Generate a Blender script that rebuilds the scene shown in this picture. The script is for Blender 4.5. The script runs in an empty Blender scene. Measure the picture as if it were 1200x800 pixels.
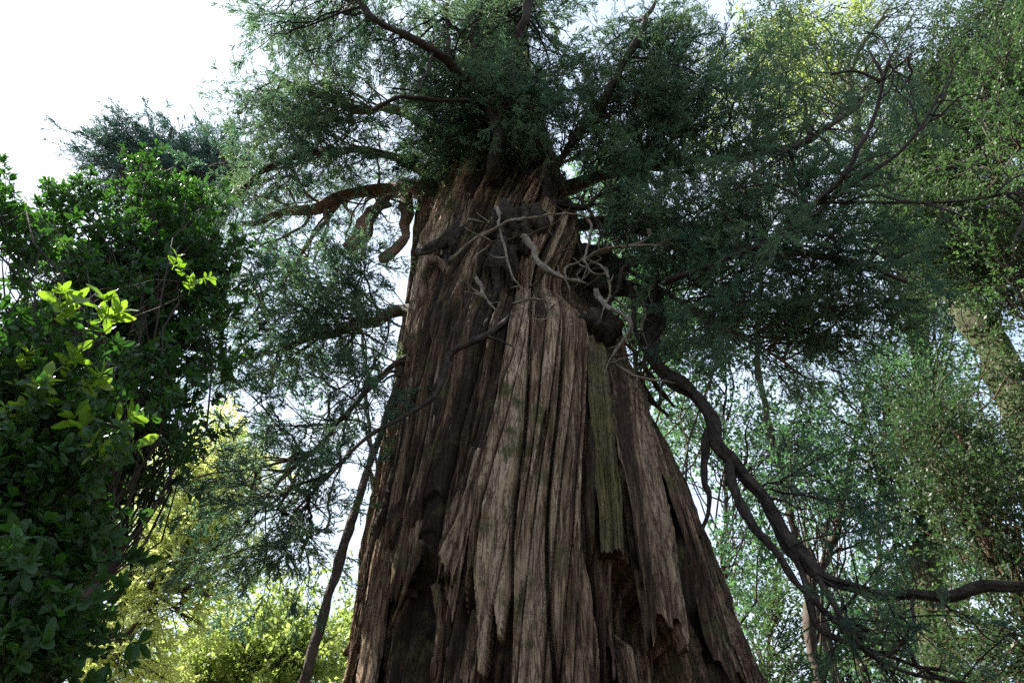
import bpy, math
import numpy as np

rng = np.random.default_rng(11)
R = math.radians
scene = bpy.context.scene
col = scene.collection

# ------------------------------------------------------------------ camera
PITCH = R(40.0)
CAM = np.array([0.0, 0.0, 1.6])
cam_data = bpy.data.cameras.new('camera')
cam = bpy.data.objects.new('camera', cam_data)
col.objects.link(cam)
cam.location = CAM
cam.rotation_euler = (R(90) + PITCH, 0, 0)
cam_data.sensor_width = 36
cam_data.lens = 24
cam_data.clip_start = 0.05
cam_data.clip_end = 2000
scene.camera = cam

# ------------------------------------------------------------------ sky and sun
SUN_AZ, SUN_EL = R(-70), R(50)          # clockwise from +Y
world = bpy.data.worlds.new('World')
scene.world = world
world.use_nodes = True
wn, wl = world.node_tree.nodes, world.node_tree.links
wn.clear()
w_out = wn.new('ShaderNodeOutputWorld')
w_bg = wn.new('ShaderNodeBackground')
sky = wn.new('ShaderNodeTexSky')
sky.sky_type = 'NISHITA'
sky.sun_disc = False
sky.sun_elevation = SUN_EL
sky.sun_rotation = SUN_AZ
sky.air_density = 1.0
sky.dust_density = 1.0
sky.ozone_density = 1.0
# thin bright cloud over the blue
w_tc = wn.new('ShaderNodeTexCoord')
w_nz = wn.new('ShaderNodeTexNoise')
w_nz.inputs['Scale'].default_value = 2.2
w_nz.inputs['Detail'].default_value = 5
w_rp = wn.new('ShaderNodeMapRange')
w_rp.inputs['From Min'].default_value = 0.3
w_rp.inputs['From Max'].default_value = 0.7
w_rp.inputs['To Min'].default_value = 0.4
w_rp.inputs['To Max'].default_value = 1.0
w_mx = wn.new('ShaderNodeMix')
w_mx.data_type = 'RGBA'
w_mx.inputs['B'].default_value = (2.3, 2.62, 3.05, 1)
wl.new(w_tc.outputs['Generated'], w_nz.inputs['Vector'])
wl.new(w_nz.outputs['Fac'], w_rp.inputs['Value'])
wl.new(w_rp.outputs['Result'], w_mx.inputs['Factor'])
wl.new(sky.outputs['Color'], w_mx.inputs['A'])
wl.new(w_mx.outputs['Result'], w_bg.inputs['Color'])
w_bg.inputs['Strength'].default_value = 0.10
wl.new(w_bg.outputs['Background'], w_out.inputs['Surface'])

sun_d = bpy.data.lights.new('sun', 'SUN')
sun = bpy.data.objects.new('sun', sun_d)
col.objects.link(sun)
sun_d.energy = 4.0
sun_d.angle = R(0.5)
sun_d.color = (1.0, 0.94, 0.84)
sun.rotation_euler = (R(90) - SUN_EL, 0, R(180) - SUN_AZ)   # light comes from azimuth SUN_AZ
sun.location = (-20, 25, 60)

vs = scene.view_settings
vs.view_transform = 'Standard'
vs.look = 'None'
vs.gamma = 1.0
vs.use_curve_mapping = False
vs.exposure = 2.25
cy = scene.cycles
cy.use_denoising = False                 # the fine bark and needles stay crisp
cy.max_bounces = 6
cy.diffuse_bounces = 4
cy.glossy_bounces = 2
cy.transmission_bounces = 3
cy.transparent_max_bounces = 4
cy.caustics_reflective = False
cy.caustics_refractive = False

# ------------------------------------------------------------------ helpers
CP, SP = math.cos(PITCH), math.sin(PITCH)
FPX = 800.0


def P(px, py, Y):
    """point at distance Y north of the camera, on the sight line of pixel (px, py) of a 1200 x 800 frame"""
    xr, yr = (px - 600) / FPX, (400 - py) / FPX
    d = np.array([xr, CP - yr * SP, SP + yr * CP])
    return CAM + d * (Y / d[1])


def project(V):
    d = V - CAM
    dep = d[:, 1] * CP + d[:, 2] * SP
    up = -d[:, 1] * SP + d[:, 2] * CP
    return 600 + FPX * d[:, 0] / dep, 400 - FPX * up / dep


def depth_of(p):
    return (p[1] - CAM[1]) * CP + (p[2] - CAM[2]) * SP


_T = rng.random((64, 4096)).astype(np.float32)


def vnoise(x, y, seed=0, perx=None):
    """smooth value noise, 0..1"""
    x = np.asarray(x, np.float32) + np.float32(0)
    y = np.asarray(y, np.float32)
    xi, yi = np.floor(x).astype(np.int64), np.floor(y).astype(np.int64)
    fx, fy = x - xi, y - yi
    fx, fy = fx * fx * (3 - 2 * fx), fy * fy * (3 - 2 * fy)

    def h(a, b):
        if perx:
            a = a % perx
        k = (a * 73856093) ^ (b * 19349663) ^ (seed * 83492791)
        k = (k ^ (k >> 13)) * 1274126177
        return _T.ravel()[(k ^ (k >> 16)) & 262143]
    a = h(xi, yi) * (1 - fx) + h(xi + 1, yi) * fx
    b = h(xi, yi + 1) * (1 - fx) + h(xi + 1, yi + 1) * fx
    return a * (1 - fy) + b * fy


def smooth(a, b, x):
    t = np.clip((x - a) / (b - a), 0, 1)
    return t * t * (3 - 2 * t)


def norm(v):
    return v / np.maximum(np.linalg.norm(v, axis=-1, keepdims=True), 1e-9)


def empty(name, loc, label=None, cat=None, group=None, kind=None):
    o = bpy.data.objects.new(name, None)
    col.objects.link(o)
    o.location = loc
    tag(o, label, cat, group, kind)
    return o


def tag(o, label=None, cat=None, group=None, kind=None):
    for k, v in (('label', label), ('category', cat), ('group', group), ('kind', kind)):
        if v:
            o[k] = v
    return o


class Acc:
    """collects triangles and quads, then links them as ONE mesh object"""
    def __init__(self):
        self.v, self.t, self.f3, self.f4, self.n = [], [], [], [], 0

    def add(self, V, F3=None, F4=None, tone=None):
        V = np.asarray(V, np.float32).reshape(-1, 3)
        if F3 is not None and len(F3):
            self.f3.append(np.asarray(F3, np.int64).reshape(-1, 3) + self.n)
        if F4 is not None and len(F4):
            self.f4.append(np.asarray(F4, np.int64).reshape(-1, 4) + self.n)
        self.v.append(V)
        self.t.append(np.full(len(V), 0.5, np.float32) if tone is None
                      else np.broadcast_to(np.asarray(tone, np.float32), (len(V),)))
        self.n += len(V)
        return self

    def build(self, name, mat, parent=None, smooth_shade=False):
        V = np.concatenate(self.v)
        F3 = np.concatenate(self.f3) if self.f3 else np.zeros((0, 3), np.int64)
        F4 = np.concatenate(self.f4) if self.f4 else np.zeros((0, 4), np.int64)
        me = bpy.data.meshes.new(name)
        me.vertices.add(len(V))
        me.vertices.foreach_set('co', V.ravel())
        idx = np.concatenate([F3.ravel(), F4.ravel()]).astype(np.int32)
        me.loops.add(len(idx))
        me.loops.foreach_set('vertex_index', idx)
        me.polygons.add(len(F3) + len(F4))
        st = np.concatenate([np.arange(len(F3)) * 3, len(F3) * 3 + np.arange(len(F4)) * 4]).astype(np.int32)
        me.polygons.foreach_set('loop_start', st)
        me.polygons.foreach_set('use_smooth', np.full(len(st), smooth_shade, bool))
        at = me.attributes.new('tone', 'FLOAT', 'POINT')
        at.data.foreach_set('value', np.concatenate(self.t).astype(np.float32))
        me.update(calc_edges=True)
        me.materials.append(mat)
        o = bpy.data.objects.new(name, me)
        col.objects.link(o)
        if parent is not None:
            o.parent = parent
            if parent.type == 'EMPTY':
                o.location = -parent.location
        return o


# ------------------------------------------------------------------ materials
def new_mat(name):
    m = bpy.data.materials.new(name)
    m.use_nodes = True
    nt = m.node_tree
    nt.nodes.clear()
    out = nt.nodes.new('ShaderNodeOutputMaterial')
    return m, nt, nt.nodes.new, nt.links.new, out


def ramp(nt, stops):
    r = nt.nodes.new('ShaderNodeValToRGB')
    e = r.color_ramp.elements
    while len(e) < len(stops):
        e.new(0.5)
    for i, (p, c) in enumerate(stops):
        e[i].position = p
        e[i].color = (*c, 1)
    return r


def leaf_mat(name, c1, c2, trans=0.4, rough=0.5, spec=0.3, tcol=None, tboost=1.6):
    m, nt, N, L, out = new_mat(name)
    at = N('ShaderNodeAttribute')
    at.attribute_name = 'tone'
    r = ramp(nt, [(0.0, c1), (1.0, c2)])
    L(at.outputs['Fac'], r.inputs['Fac'])
    p = N('ShaderNodeBsdfPrincipled')
    p.inputs['Roughness'].default_value = rough
    p.inputs['Specular IOR Level'].default_value = spec
    L(r.outputs['Color'], p.inputs['Base Color'])
    t = N('ShaderNodeBsdfTranslucent')
    mul = N('ShaderNodeMix')
    mul.data_type = 'RGBA'
    mul.blend_type = 'MULTIPLY'
    mul.inputs['Factor'].default_value = 1
    b = tcol or (1.25, 1.5, 0.6)
    mul.inputs['B'].default_value = (b[0] * tboost, b[1] * tboost, b[2] * tboost, 1)
    L(r.outputs['Color'], mul.inputs['A'])
    L(mul.outputs['Result'], t.inputs['Color'])
    mx = N('ShaderNodeMixShader')
    mx.inputs['Fac'].default_value = trans
    L(p.outputs[0], mx.inputs[1])
    L(t.outputs[0], mx.inputs[2])
    L(mx.outputs[0], out.inputs['Surface'])
    return m


def bark_mat(name, stops, fib=(14, 14, 1.2), bump=0.6, dist=0.02, moss=None, moss_amt=0.5, fine=60):
    """fibrous bark: noise stretched along z, per-vertex tone, optional moss patches"""
    m, nt, N, L, out = new_mat(name)
    tc = N('ShaderNodeTexCoord')
    mp = N('ShaderNodeMapping')
    mp.inputs['Scale'].default_value = fib
    L(tc.outputs['Object'], mp.inputs['Vector'])
    n1 = N('ShaderNodeTexNoise')
    n1.inputs['Scale'].default_value = 1.0
    n1.inputs['Detail'].default_value = 8
    n1.inputs['Roughness'].default_value = 0.65
    L(mp.outputs[0], n1.inputs['Vector'])
    n2 = N('ShaderNodeTexNoise')
    n2.inputs['Scale'].default_value = 1.3
    n2.inputs['Detail'].default_value = 5
    L(tc.outputs['Object'], n2.inputs['Vector'])
    at = N('ShaderNodeAttribute')
    at.attribute_name = 'tone'
    a = N('ShaderNodeMath')
    a.operation = 'MULTIPLY_ADD'
    a.inputs[1].default_value = 0.9
    nr_ = N('ShaderNodeMath')
    nr_.operation = 'SUBTRACT'
    nr_.inputs[1].default_value = 0.22
    L(n1.outputs['Fac'], nr_.inputs[0])
    L(nr_.outputs[0], a.inputs[0])
    b = N('ShaderNodeMath')
    b.operation = 'MULTIPLY_ADD'
    b.inputs[1].default_value = 0.62
    L(at.outputs['Fac'], b.inputs[0])
    c = N('ShaderNodeMath')
    c.operation = 'MULTIPLY'
    c.inputs[1].default_value = 0.22
    L(n2.outputs['Fac'], c.inputs[0])
    L(c.outputs[0], b.inputs[2])
    L(b.outputs[0], a.inputs[2])
    sub = N('ShaderNodeMath')
    sub.operation = 'SUBTRACT'
    sub.inputs[1].default_value = 0.18
    L(a.outputs[0], sub.inputs[0])
    r = ramp(nt, stops)
    L(sub.outputs[0], r.inputs['Fac'])
    colr = r.outputs['Color']
    # narrow open cracks between the fibres
    mpc = N('ShaderNodeMapping')
    mpc.inputs['Scale'].default_value = (fib[0] * 0.55, fib[1] * 0.55, fib[2] * 0.3)
    L(tc.outputs['Object'], mpc.inputs['Vector'])
    nc_ = N('ShaderNodeTexNoise')
    nc_.inputs['Scale'].default_value = 1.0
    nc_.inputs['Detail'].default_value = 6
    nc_.inputs['Roughness'].default_value = 0.6
    L(mpc.outputs[0], nc_.inputs['Vector'])
    c1 = N('ShaderNodeMath')
    c1.operation = 'SUBTRACT'
    c1.inputs[1].default_value = 0.5
    L(nc_.outputs['Fac'], c1.inputs[0])
    c2 = N('ShaderNodeMath')
    c2.operation = 'ABSOLUTE'
    L(c1.outputs[0], c2.inputs[0])
    c3 = N('ShaderNodeMapRange')
    c3.inputs['From Max'].default_value = 0.028
    c3.inputs['To Min'].default_value = 0.25
    L(c2.outputs[0], c3.inputs['Value'])
    cm = N('ShaderNodeMix')
    cm.data_type = 'RGBA'
    L(c3.outputs[0], cm.inputs['Factor'])
    cm.inputs['A'].default_value = (*stops[0][1], 1)
    L(colr, cm.inputs['B'])
    colr = cm.outputs['Result']
    if moss:
        n3 = N('ShaderNodeTexNoise')
        n3.inputs['Scale'].default_value = 2.6
        n3.inputs['Detail'].default_value = 9
        n3.inputs['Roughness'].default_value = 0.72
        L(tc.outputs['Object'], n3.inputs['Vector'])
        mr = N('ShaderNodeMapRange')
        mr.inputs['From Min'].default_value = 0.62 - 0.3 * moss_amt
        mr.inputs['From Max'].default_value = 0.75 - 0.3 * moss_amt
        L(n3.outputs['Fac'], mr.inputs['Value'])
        mm = N('ShaderNodeMix')
        mm.data_type = 'RGBA'
        L(mr.outputs[0], mm.inputs['Factor'])
        L(colr, mm.inputs['A'])
        mm.inputs['B'].default_value = (*moss, 1)
        colr = mm.outputs['Result']
    p = N('ShaderNodeBsdfPrincipled')
    p.inputs['Roughness'].default_value = 0.85
    p.inputs['Specular IOR Level'].default_value = 0.25
    L(colr, p.inputs['Base Color'])
    n4 = N('ShaderNodeTexNoise')
    n4.inputs['Scale'].default_value = fine
    n4.inputs['Detail'].default_value = 3
    mp2 = N('ShaderNodeMapping')
    mp2.inputs['Scale'].default_value = (1, 1, 0.12 if fib[2] < fib[0] else 1)
    L(tc.outputs['Object'], mp2.inputs['Vector'])
    L(mp2.outputs[0], n4.inputs['Vector'])
    hs = N('ShaderNodeMath')
    hs.operation = 'MULTIPLY_ADD'
    hs.inputs[1].default_value = 0.4
    L(n4.outputs['Fac'], hs.inputs[0])
    hc = N('ShaderNodeMath')
    hc.operation = 'MULTIPLY_ADD'
    hc.inputs[1].default_value = 0.35
    L(c3.outputs[0], hc.inputs[0])
    L(n1.outputs['Fac'], hc.inputs[2])
    L(hc.outputs[0], hs.inputs[2])
    bp = N('ShaderNodeBump')
    bp.inputs['Strength'].default_value = bump
    bp.inputs['Distance'].default_value = dist
    L(hs.outputs[0], bp.inputs['Height'])
    L(bp.outputs[0], p.inputs['Normal'])
    L(p.outputs[0], out.inputs['Surface'])
    return m


M = {}
M['bark'] = bark_mat('shaggy_red_brown_bark', [(0.28, (0.020, 0.011, 0.007)), (0.45, (0.058, 0.033, 0.021)),
                                               (0.6, (0.155, 0.093, 0.055)), (0.8, (0.39, 0.28, 0.19))],
                     fib=(34, 34, 1.3), bump=0.9, dist=0.03, moss=(0.075, 0.07, 0.025), moss_amt=0.34)
M['slab'] = bark_mat('weathered_bark_slab', [(0.24, (0.035, 0.020, 0.013)), (0.42, (0.11, 0.070, 0.046)),
                                             (0.6, (0.255, 0.175, 0.112)), (0.85, (0.46, 0.35, 0.245))],
                     fib=(30, 30, 1.2), bump=0.9, dist=0.03, moss=(0.12, 0.10, 0.04), moss_amt=0.12)
M['moss_slab'] = bark_mat('mossy_bark_slab', [(0.2, (0.05, 0.036, 0.02)), (0.6, (0.14, 0.105, 0.062))],
                          fib=(30, 30, 12), bump=1.0, dist=0.03, moss=(0.125, 0.098, 0.036), moss_amt=0.75)
M['limb'] = bark_mat('limb_bark', [(0.2, (0.022, 0.016, 0.011)), (0.5, (0.06, 0.043, 0.032)), (0.85, (0.15, 0.115, 0.09))],
                     fib=(9, 9, 9), bump=0.8, dist=0.02, moss=(0.06, 0.06, 0.03), moss_amt=0.3)
M['redlimb'] = bark_mat('reddish_limb_bark', [(0.2, (0.05, 0.032, 0.022)), (0.5, (0.15, 0.092, 0.062)), (0.85, (0.30, 0.20, 0.145))],
                        fib=(9, 9, 9), bump=0.8, dist=0.02)
M['deadwood'] = bark_mat('bleached_dead_wood', [(0.2, (0.06, 0.048, 0.037)), (0.5, (0.18, 0.148, 0.118)), (0.85, (0.38, 0.33, 0.27))],
                         fib=(12, 12, 12), bump=0.5, dist=0.01)
M['darkbark'] = bark_mat('dark_burl_bark', [(0.2, (0.015, 0.011, 0.009)), (0.5, (0.038, 0.028, 0.022)), (0.85, (0.10, 0.078, 0.06))],
                         fib=(9, 9, 9), bump=1.0, dist=0.04)
M['mossbark'] = bark_mat('mossy_trunk_bark', [(0.2, (0.03, 0.023, 0.016)), (0.5, (0.065, 0.052, 0.038)), (0.85, (0.13, 0.108, 0.085))],
                         fib=(8, 8, 1.5), bump=0.9, dist=0.04, moss=(0.05, 0.062, 0.022), moss_amt=0.8)
M['orangebark'] = bark_mat('orange_trunk_bark', [(0.2, (0.05, 0.026, 0.017)), (0.5, (0.12, 0.062, 0.037)), (0.85, (0.22, 0.125, 0.075))],
                           fib=(9, 9, 1.0), bump=0.8, dist=0.03, moss=(0.05, 0.055, 0.02), moss_amt=0.6)
M['conifer'] = leaf_mat('conifer_needles', (0.036, 0.08, 0.07), (0.12, 0.155, 0.09), trans=0.45, tcol=(1.0, 1.25, 0.8))
M['olive'] = leaf_mat('olive_foliage', (0.03, 0.058, 0.028), (0.068, 0.10, 0.046), trans=0.38, tcol=(1.0, 1.25, .75), tboost=1.2)
M['bluefir'] = leaf_mat('bluish_needles', (0.035, 0.075, 0.07), (0.07, 0.12, 0.095), trans=0.3, tcol=(1.0, 1.2, 1.0))
M['glossy'] = leaf_mat('glossy_dark_leaves', (0.014, 0.04, 0.012), (0.042, 0.095, 0.025), trans=0.35, rough=0.48, spec=0.28)
M['young'] = leaf_mat('sunlit_tint_young_leaves', (0.10, 0.19, 0.02), (0.18, 0.27, 0.04), trans=0.45, rough=0.4, spec=0.4, tcol=(1.15, 1.25, .6), tboost=1.3)  # brighter green puts sunlight on the young leaves into their colour
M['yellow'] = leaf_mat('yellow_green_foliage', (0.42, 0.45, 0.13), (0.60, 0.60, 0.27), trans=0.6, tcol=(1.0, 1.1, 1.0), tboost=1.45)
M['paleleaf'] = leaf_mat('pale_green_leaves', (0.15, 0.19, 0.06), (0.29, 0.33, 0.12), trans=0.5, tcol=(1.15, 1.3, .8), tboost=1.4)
M['midleaf'] = leaf_mat('mid_green_leaves', (0.03, 0.065, 0.03), (0.075, 0.12, 0.05), trans=0.4, tcol=(1.1, 1.3, .75), tboost=1.3)
M['bluegreen'] = leaf_mat('blue_green_leaves', (0.032, 0.07, 0.05), (0.085, 0.145, 0.075), trans=0.45, tcol=(1.1, 1.35, 0.85))

m, nt, N, L, out = new_mat('forest_floor')
tc = N('ShaderNodeTexCoord')
nz = N('ShaderNodeTexNoise')
nz.inputs['Scale'].default_value = 3
nz.inputs['Detail'].default_value = 10
L(tc.outputs['Object'], nz.inputs['Vector'])
r_ = ramp(nt, [(0.3, (0.03, 0.022, 0.015)), (0.55, (0.09, 0.07, 0.045)), (0.75, (0.05, 0.07, 0.025))])
L(nz.outputs['Fac'], r_.inputs['Fac'])
p_ = N('ShaderNodeBsdfPrincipled')
p_.inputs['Roughness'].default_value = 0.95
L(r_.outputs['Color'], p_.inputs['Base Color'])
L(p_.outputs[0], out.inputs['Surface'])
M['floor'] = m


# ------------------------------------------------------------------ tubes
def catmull(pts, step):
    pts = np.asarray(pts, float)
    if len(pts) < 3:
        pts = np.vstack([pts[0], (pts[0] + pts[-1]) / 2, pts[-1]])
    q = np.vstack([2 * pts[0] - pts[1], pts, 2 * pts[-1] - pts[-2]])
    o = []
    for i in range(1, len(q) - 2):
        n = max(2, int(np.linalg.norm(q[i + 1][:3] - q[i][:3]) / step))
        t = np.linspace(0, 1, n, endpoint=False)[:, None]
        a, b, c, d = q[i - 1], q[i], q[i + 1], q[i + 2]
        o.append(0.5 * ((2 * b) + (c - a) * t + (2 * a - 5 * b + 4 * c - d) * t ** 2 + (3 * b - a - 3 * c + d) * t ** 3))
    o.append(pts[-1:])
    return np.vstack(o)


def tube(acc, C, rad, ns=10, rough=0.12, tone=None):
    """one gnarly limb along the points C with radii rad"""
    n = len(C)
    T = norm(np.gradient(C, axis=0))
    ref = np.array([0, 0, 1.0]) if abs(T[0, 2]) < 0.9 else np.array([1.0, 0, 0])
    U = np.zeros_like(C)
    u = norm(np.cross(T[0], ref))
    for i in range(n):
        u = u - T[i] * np.dot(u, T[i])
        u = u / max(np.linalg.norm(u), 1e-9)
        U[i] = u
    W = np.cross(T, U)
    th = np.linspace(0, 2 * np.pi, ns, endpoint=False)
    s = int(rng.integers(1, 9999))
    al = np.concatenate([[0], np.cumsum(np.linalg.norm(np.diff(C, axis=0), axis=1))])
    rmax = max(rad.max(), 1e-4)
    kk = 1 + rough * 2.2 * (vnoise(np.broadcast_to(th * ns / 6.283 * 0.9, (n, ns)),
                                   np.broadcast_to((al / (rmax * 3.0))[:, None], (n, ns)), s) - 0.5) * 2
    kk[:, -1] = (kk[:, -1] + kk[:, 0]) / 2
    rr = rad[:, None] * kk
    V = C[:, None, :] + rr[..., None] * (np.cos(th)[None, :, None] * U[:, None, :] + np.sin(th)[None, :, None] * W[:, None, :])
    i = np.arange(n - 1)[:, None] * ns
    j = np.arange(ns)[None, :]
    k = (j + 1) % ns
    F = np.stack([i + j, i + k, i + ns + k, i + ns + j], -1).reshape(-1, 4)
    V = V.reshape(-1, 3)
    V = np.vstack([V, C[0:1], C[-1:]])
    c0, c1 = len(V) - 2, len(V) - 1
    F3 = [(c0, (a + 1) % ns, a) for a in range(ns)] + [(c1, (n - 1) * ns + a, (n - 1) * ns + (a + 1) % ns) for a in range(ns)]
    acc.add(V, F3, F, tone)


def limb(acc, pts, r0, r1, wig=0.03, step=0.08, ns=10, rough=0.12, tone=None, power=1.0):
    C = catmull(pts, step)
    n = len(C)
    al = np.linspace(0, 1, n)
    s = int(rng.integers(1, 9999))
    L_ = np.linalg.norm(np.diff(C, axis=0), axis=1).sum()
    k = np.arange(n) * step
    for a, f in ((wig, 1.6), (wig * 0.45, 5.0)):
        off = np.stack([vnoise(k * f, k * 0 + q * 7.3, s + q) - 0.5 for q in range(3)], -1) * 2 * a
        C = C + off * np.minimum(1, 5 * al)[:, None]
    rad = r0 + (r1 - r0) * al ** power
    rad = rad * (1 + 0.22 * (vnoise(k * 3.1, k * 0, s + 9) - 0.5) * 2)
    tube(acc, C, rad, ns, rough, tone)
    return C


def tubes(acc, PT, RD, ns=4, tone=0.35):
    """many thin twigs at once: PT (n, K, 3), RD (n, K)"""
    n, K, _ = PT.shape
    if n == 0:
        return
    T = norm(np.gradient(PT, axis=1))
    mt = norm(PT[:, -1] - PT[:, 0])
    ref = np.where(np.abs(mt[:, 2:3]) < 0.8, np.array([[0, 0, 1.0]]), np.array([[1.0, 0, 0]]))[:, None, :]
    U = norm(np.cross(T, np.broadcast_to(ref, T.shape)))
    W = np.cross(T, U)
    th = np.linspace(0, 2 * np.pi, ns, endpoint=False)
    V = PT[:, :, None, :] + RD[:, :, None, None] * (np.cos(th)[:, None] * U[:, :, None, :] + np.sin(th)[:, None] * W[:, :, None, :])
    a = np.arange(n)[:, None, None] * K * ns
    i = np.arange(K - 1)[None, :, None] * ns
    j = np.arange(ns)[None, None, :]
    k = (j + 1) % ns
    F = np.stack([a + i + j, a + i + k, a + i + ns + k, a + i + ns + j], -1).reshape(-1, 4)
    acc.add(V.reshape(-1, 3), None, F, tone)


def bez(S, E, K, lift, wob):
    """curved paths from S to E, (n, K, 3)"""
    n = len(S)
    Ln = np.linalg.norm(E - S, axis=1, keepdims=True)
    C = (S + E) / 2 + rng.normal(0, 1, (n, 3)) * Ln * wob
    C[:, 2] += lift * Ln[:, 0]
    t = np.linspace(0, 1, K)[None, :, None]
    B = (1 - t) ** 2 * S[:, None] + 2 * t * (1 - t) * C[:, None] + t ** 2 * E[:, None]
    j = rng.normal(0, 1, (n, K, 3)) * (Ln * 0.018)[:, None, :]
    j[:, 0] = 0
    return B + j


# ------------------------------------------------------------------ leaf templates (axis +X, length about 1)
def rot_about(d, ang, az):
    """direction at angle ang from +X, azimuth az round it"""
    return np.stack([np.cos(ang), np.sin(ang) * np.cos(az), np.sin(ang) * np.sin(az)], -1)


def tri_blades(B, D, Ln, Wd):
    """flat pointed blades: B base, D direction, Ln length, Wd width -> one triangle each"""
    side = norm(np.cross(D, rng.normal(0, 1, D.shape)))
    V = np.stack([B + side * Wd[:, None] / 2, B - side * Wd[:, None] / 2, B + D * Ln[:, None]], 1)
    return V.reshape(-1, 3), np.arange(len(B) * 3).reshape(-1, 3)


def tpl_spray(nt=15, nn=13, nl=0.085, nw=0.03, flat=0.4):
    Vs, Fs, o = [], [], 0
    t = np.sort(rng.uniform(0.05, 1, nt))
    B = np.stack([t, 0.02 * np.sin(6 * t), -0.12 * t ** 2], -1)
    az = rng.uniform(0, 2 * np.pi, nt)
    ang = rng.uniform(0.5, 1.1, nt)
    D = rot_about(None, ang, az) * np.array([1, 1, flat])
    D[:, 2] -= 0.1
    D = norm(D)
    Ln = rng.uniform(0.28, 0.5, nt) * (1.1 - 0.55 * t)
    V, F = tri_blades(B, D, Ln, np.full(nt, 0.014))
    Vs.append(V); Fs.append(F); o += len(V)
    V, F = tri_blades(np.zeros((1, 3)), np.array([[1.0, 0, -0.1]]), np.array([1.0]), np.array([0.02]))
    Vs.append(V); Fs.append(F + o); o += len(V)
    s = rng.uniform(0.08, 1.0, (nt, nn))
    NB = (B[:, None] + D[:, None] * (Ln[:, None] * s)[..., None]).reshape(-1, 3)
    ND = norm(np.repeat(D, nn, 0) + rng.normal(0, 0.42, (nt * nn, 3)))
    V, F = tri_blades(NB, ND, rng.uniform(0.6, 1.25, nt * nn) * nl, np.full(nt * nn, nw))
    Vs.append(V); Fs.append(F + o)
    return np.concatenate(Vs), np.concatenate(Fs)


def leaf_shape(B, D, Nn, Ln, Wd, fold=0.18, droop=0.12):
    """broad elliptical leaves of 8 triangles, folded along the midrib"""
    S = norm(np.cross(Nn, D))
    Nn = np.cross(D, S)

    def pt(a, s, h):
        return B + D * (Ln * a)[:, None] + S * (Wd * s)[:, None] + Nn * (Ln * h)[:, None]
    V = np.stack([pt(0, 0, 0), pt(.33, 0, -.01), pt(.7, 0, -.04 * droop * 8), pt(1.0, 0, -droop),
                  pt(.24, .32, fold * .3), pt(.60, .50, fold * .3 - droop * .3), pt(.88, .27, -droop * .7),
                  pt(.24, -.32, fold * .3), pt(.60, -.50, fold * .3 - droop * .3), pt(.88, -.27, -droop * .7)], 1)
    f = np.array([(0, 1, 4), (1, 5, 4), (1, 2, 5), (2, 6, 5), (2, 3, 6), (0, 7, 1), (1, 7, 8), (1, 8, 2), (2, 8, 9), (2, 9, 3)])
    F = (np.arange(len(B))[:, None, None] * 10 + f[None]).reshape(-1, 3)
    return V.reshape(-1, 3), F


def tpl_rosette(n_tip=5, n_side=6, ll=0.42, aspect=0.46):
    """a twig end with a whorl of broad leaves"""
    n = n_tip + n_side
    t = np.concatenate([np.full(n_tip, 0.95), rng.uniform(0.15, 0.85, n_side)])
    B = np.stack([t, 0 * t, 0 * t], -1) * 0.6
    az = np.concatenate([np.arange(n_tip) * 2.4 + rng.normal(0, .3, n_tip), rng.uniform(0, 6.28, n_side)])
    ang = np.concatenate([rng.uniform(0.5, 1.25, n_tip), rng.uniform(0.8, 1.5, n_side)])
    D = rot_about(None, ang, az)
    Nn = norm(np.array([[1.0, 0, 0]]) - D * D[:, :1] + rng.normal(0, .4, (n, 3)))
    Ln = ll * rng.uniform(0.5, 1.25, n)
    V, F = leaf_shape(B, D, Nn, Ln, Ln * aspect)
    V2, F2 = tri_blades(np.zeros((1, 3)), np.array([[1.0, 0, 0]]), np.array([0.6]), np.array([0.03]))
    return np.concatenate([V, V2]), np.concatenate([F, F2 + len(V)])


def tpl_branchlet(n=26, ll=0.11, flat=0.5):
    """small leaves on a forked twig"""
    nt = 5
    tt = np.linspace(0.1, 0.8, nt)
    tb = np.stack([tt, 0 * tt, -0.08 * tt], -1)
    td = norm(rot_about(None, rng.uniform(0.4, 0.9, nt), rng.uniform(0, 6.28, nt)) * np.array([1, 1, flat]))
    tl = rng.uniform(0.3, 0.55, nt)
    V0, F0 = tri_blades(tb, td, tl, np.full(nt, 0.012))
    k = rng.integers(0, nt, n)
    s = rng.uniform(0.1, 1.05, n)
    B = tb[k] + td[k] * (tl[k] * s)[:, None]
    D = norm(td[k] + rng.normal(0, 0.7, (n, 3)))
    S = norm(np.cross(D, np.array([0, 0, 1.0]) + rng.normal(0, 0.7, (n, 3))))
    Ln = ll * rng.uniform(0.7, 1.3, n)[:, None]
    V = np.stack([B, B + D * Ln * .5 + S * Ln * .32, B + D * Ln, B + D * Ln * .5 - S * Ln * .32], 1).reshape(-1, 3)
    q = np.arange(n)[:, None] * 4
    F = np.concatenate([q + np.array([[0, 1, 2]]), q + np.array([[0, 2, 3]])])
    return np.concatenate([V, V0]), np.concatenate([F, F0 + len(V)])


T_SPRAY = [tpl_spray() for _ in range(6)]
T_ROSE = [tpl_rosette() for _ in range(6)]
T_SMALL = [tpl_branchlet() for _ in range(6)]
T_FAR = [tpl_branchlet(20, 0.15) for _ in range(5)]
T_SOFT = [tpl_spray(10, 11, 0.13, 0.045, 0.6) for _ in range(5)]


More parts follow.
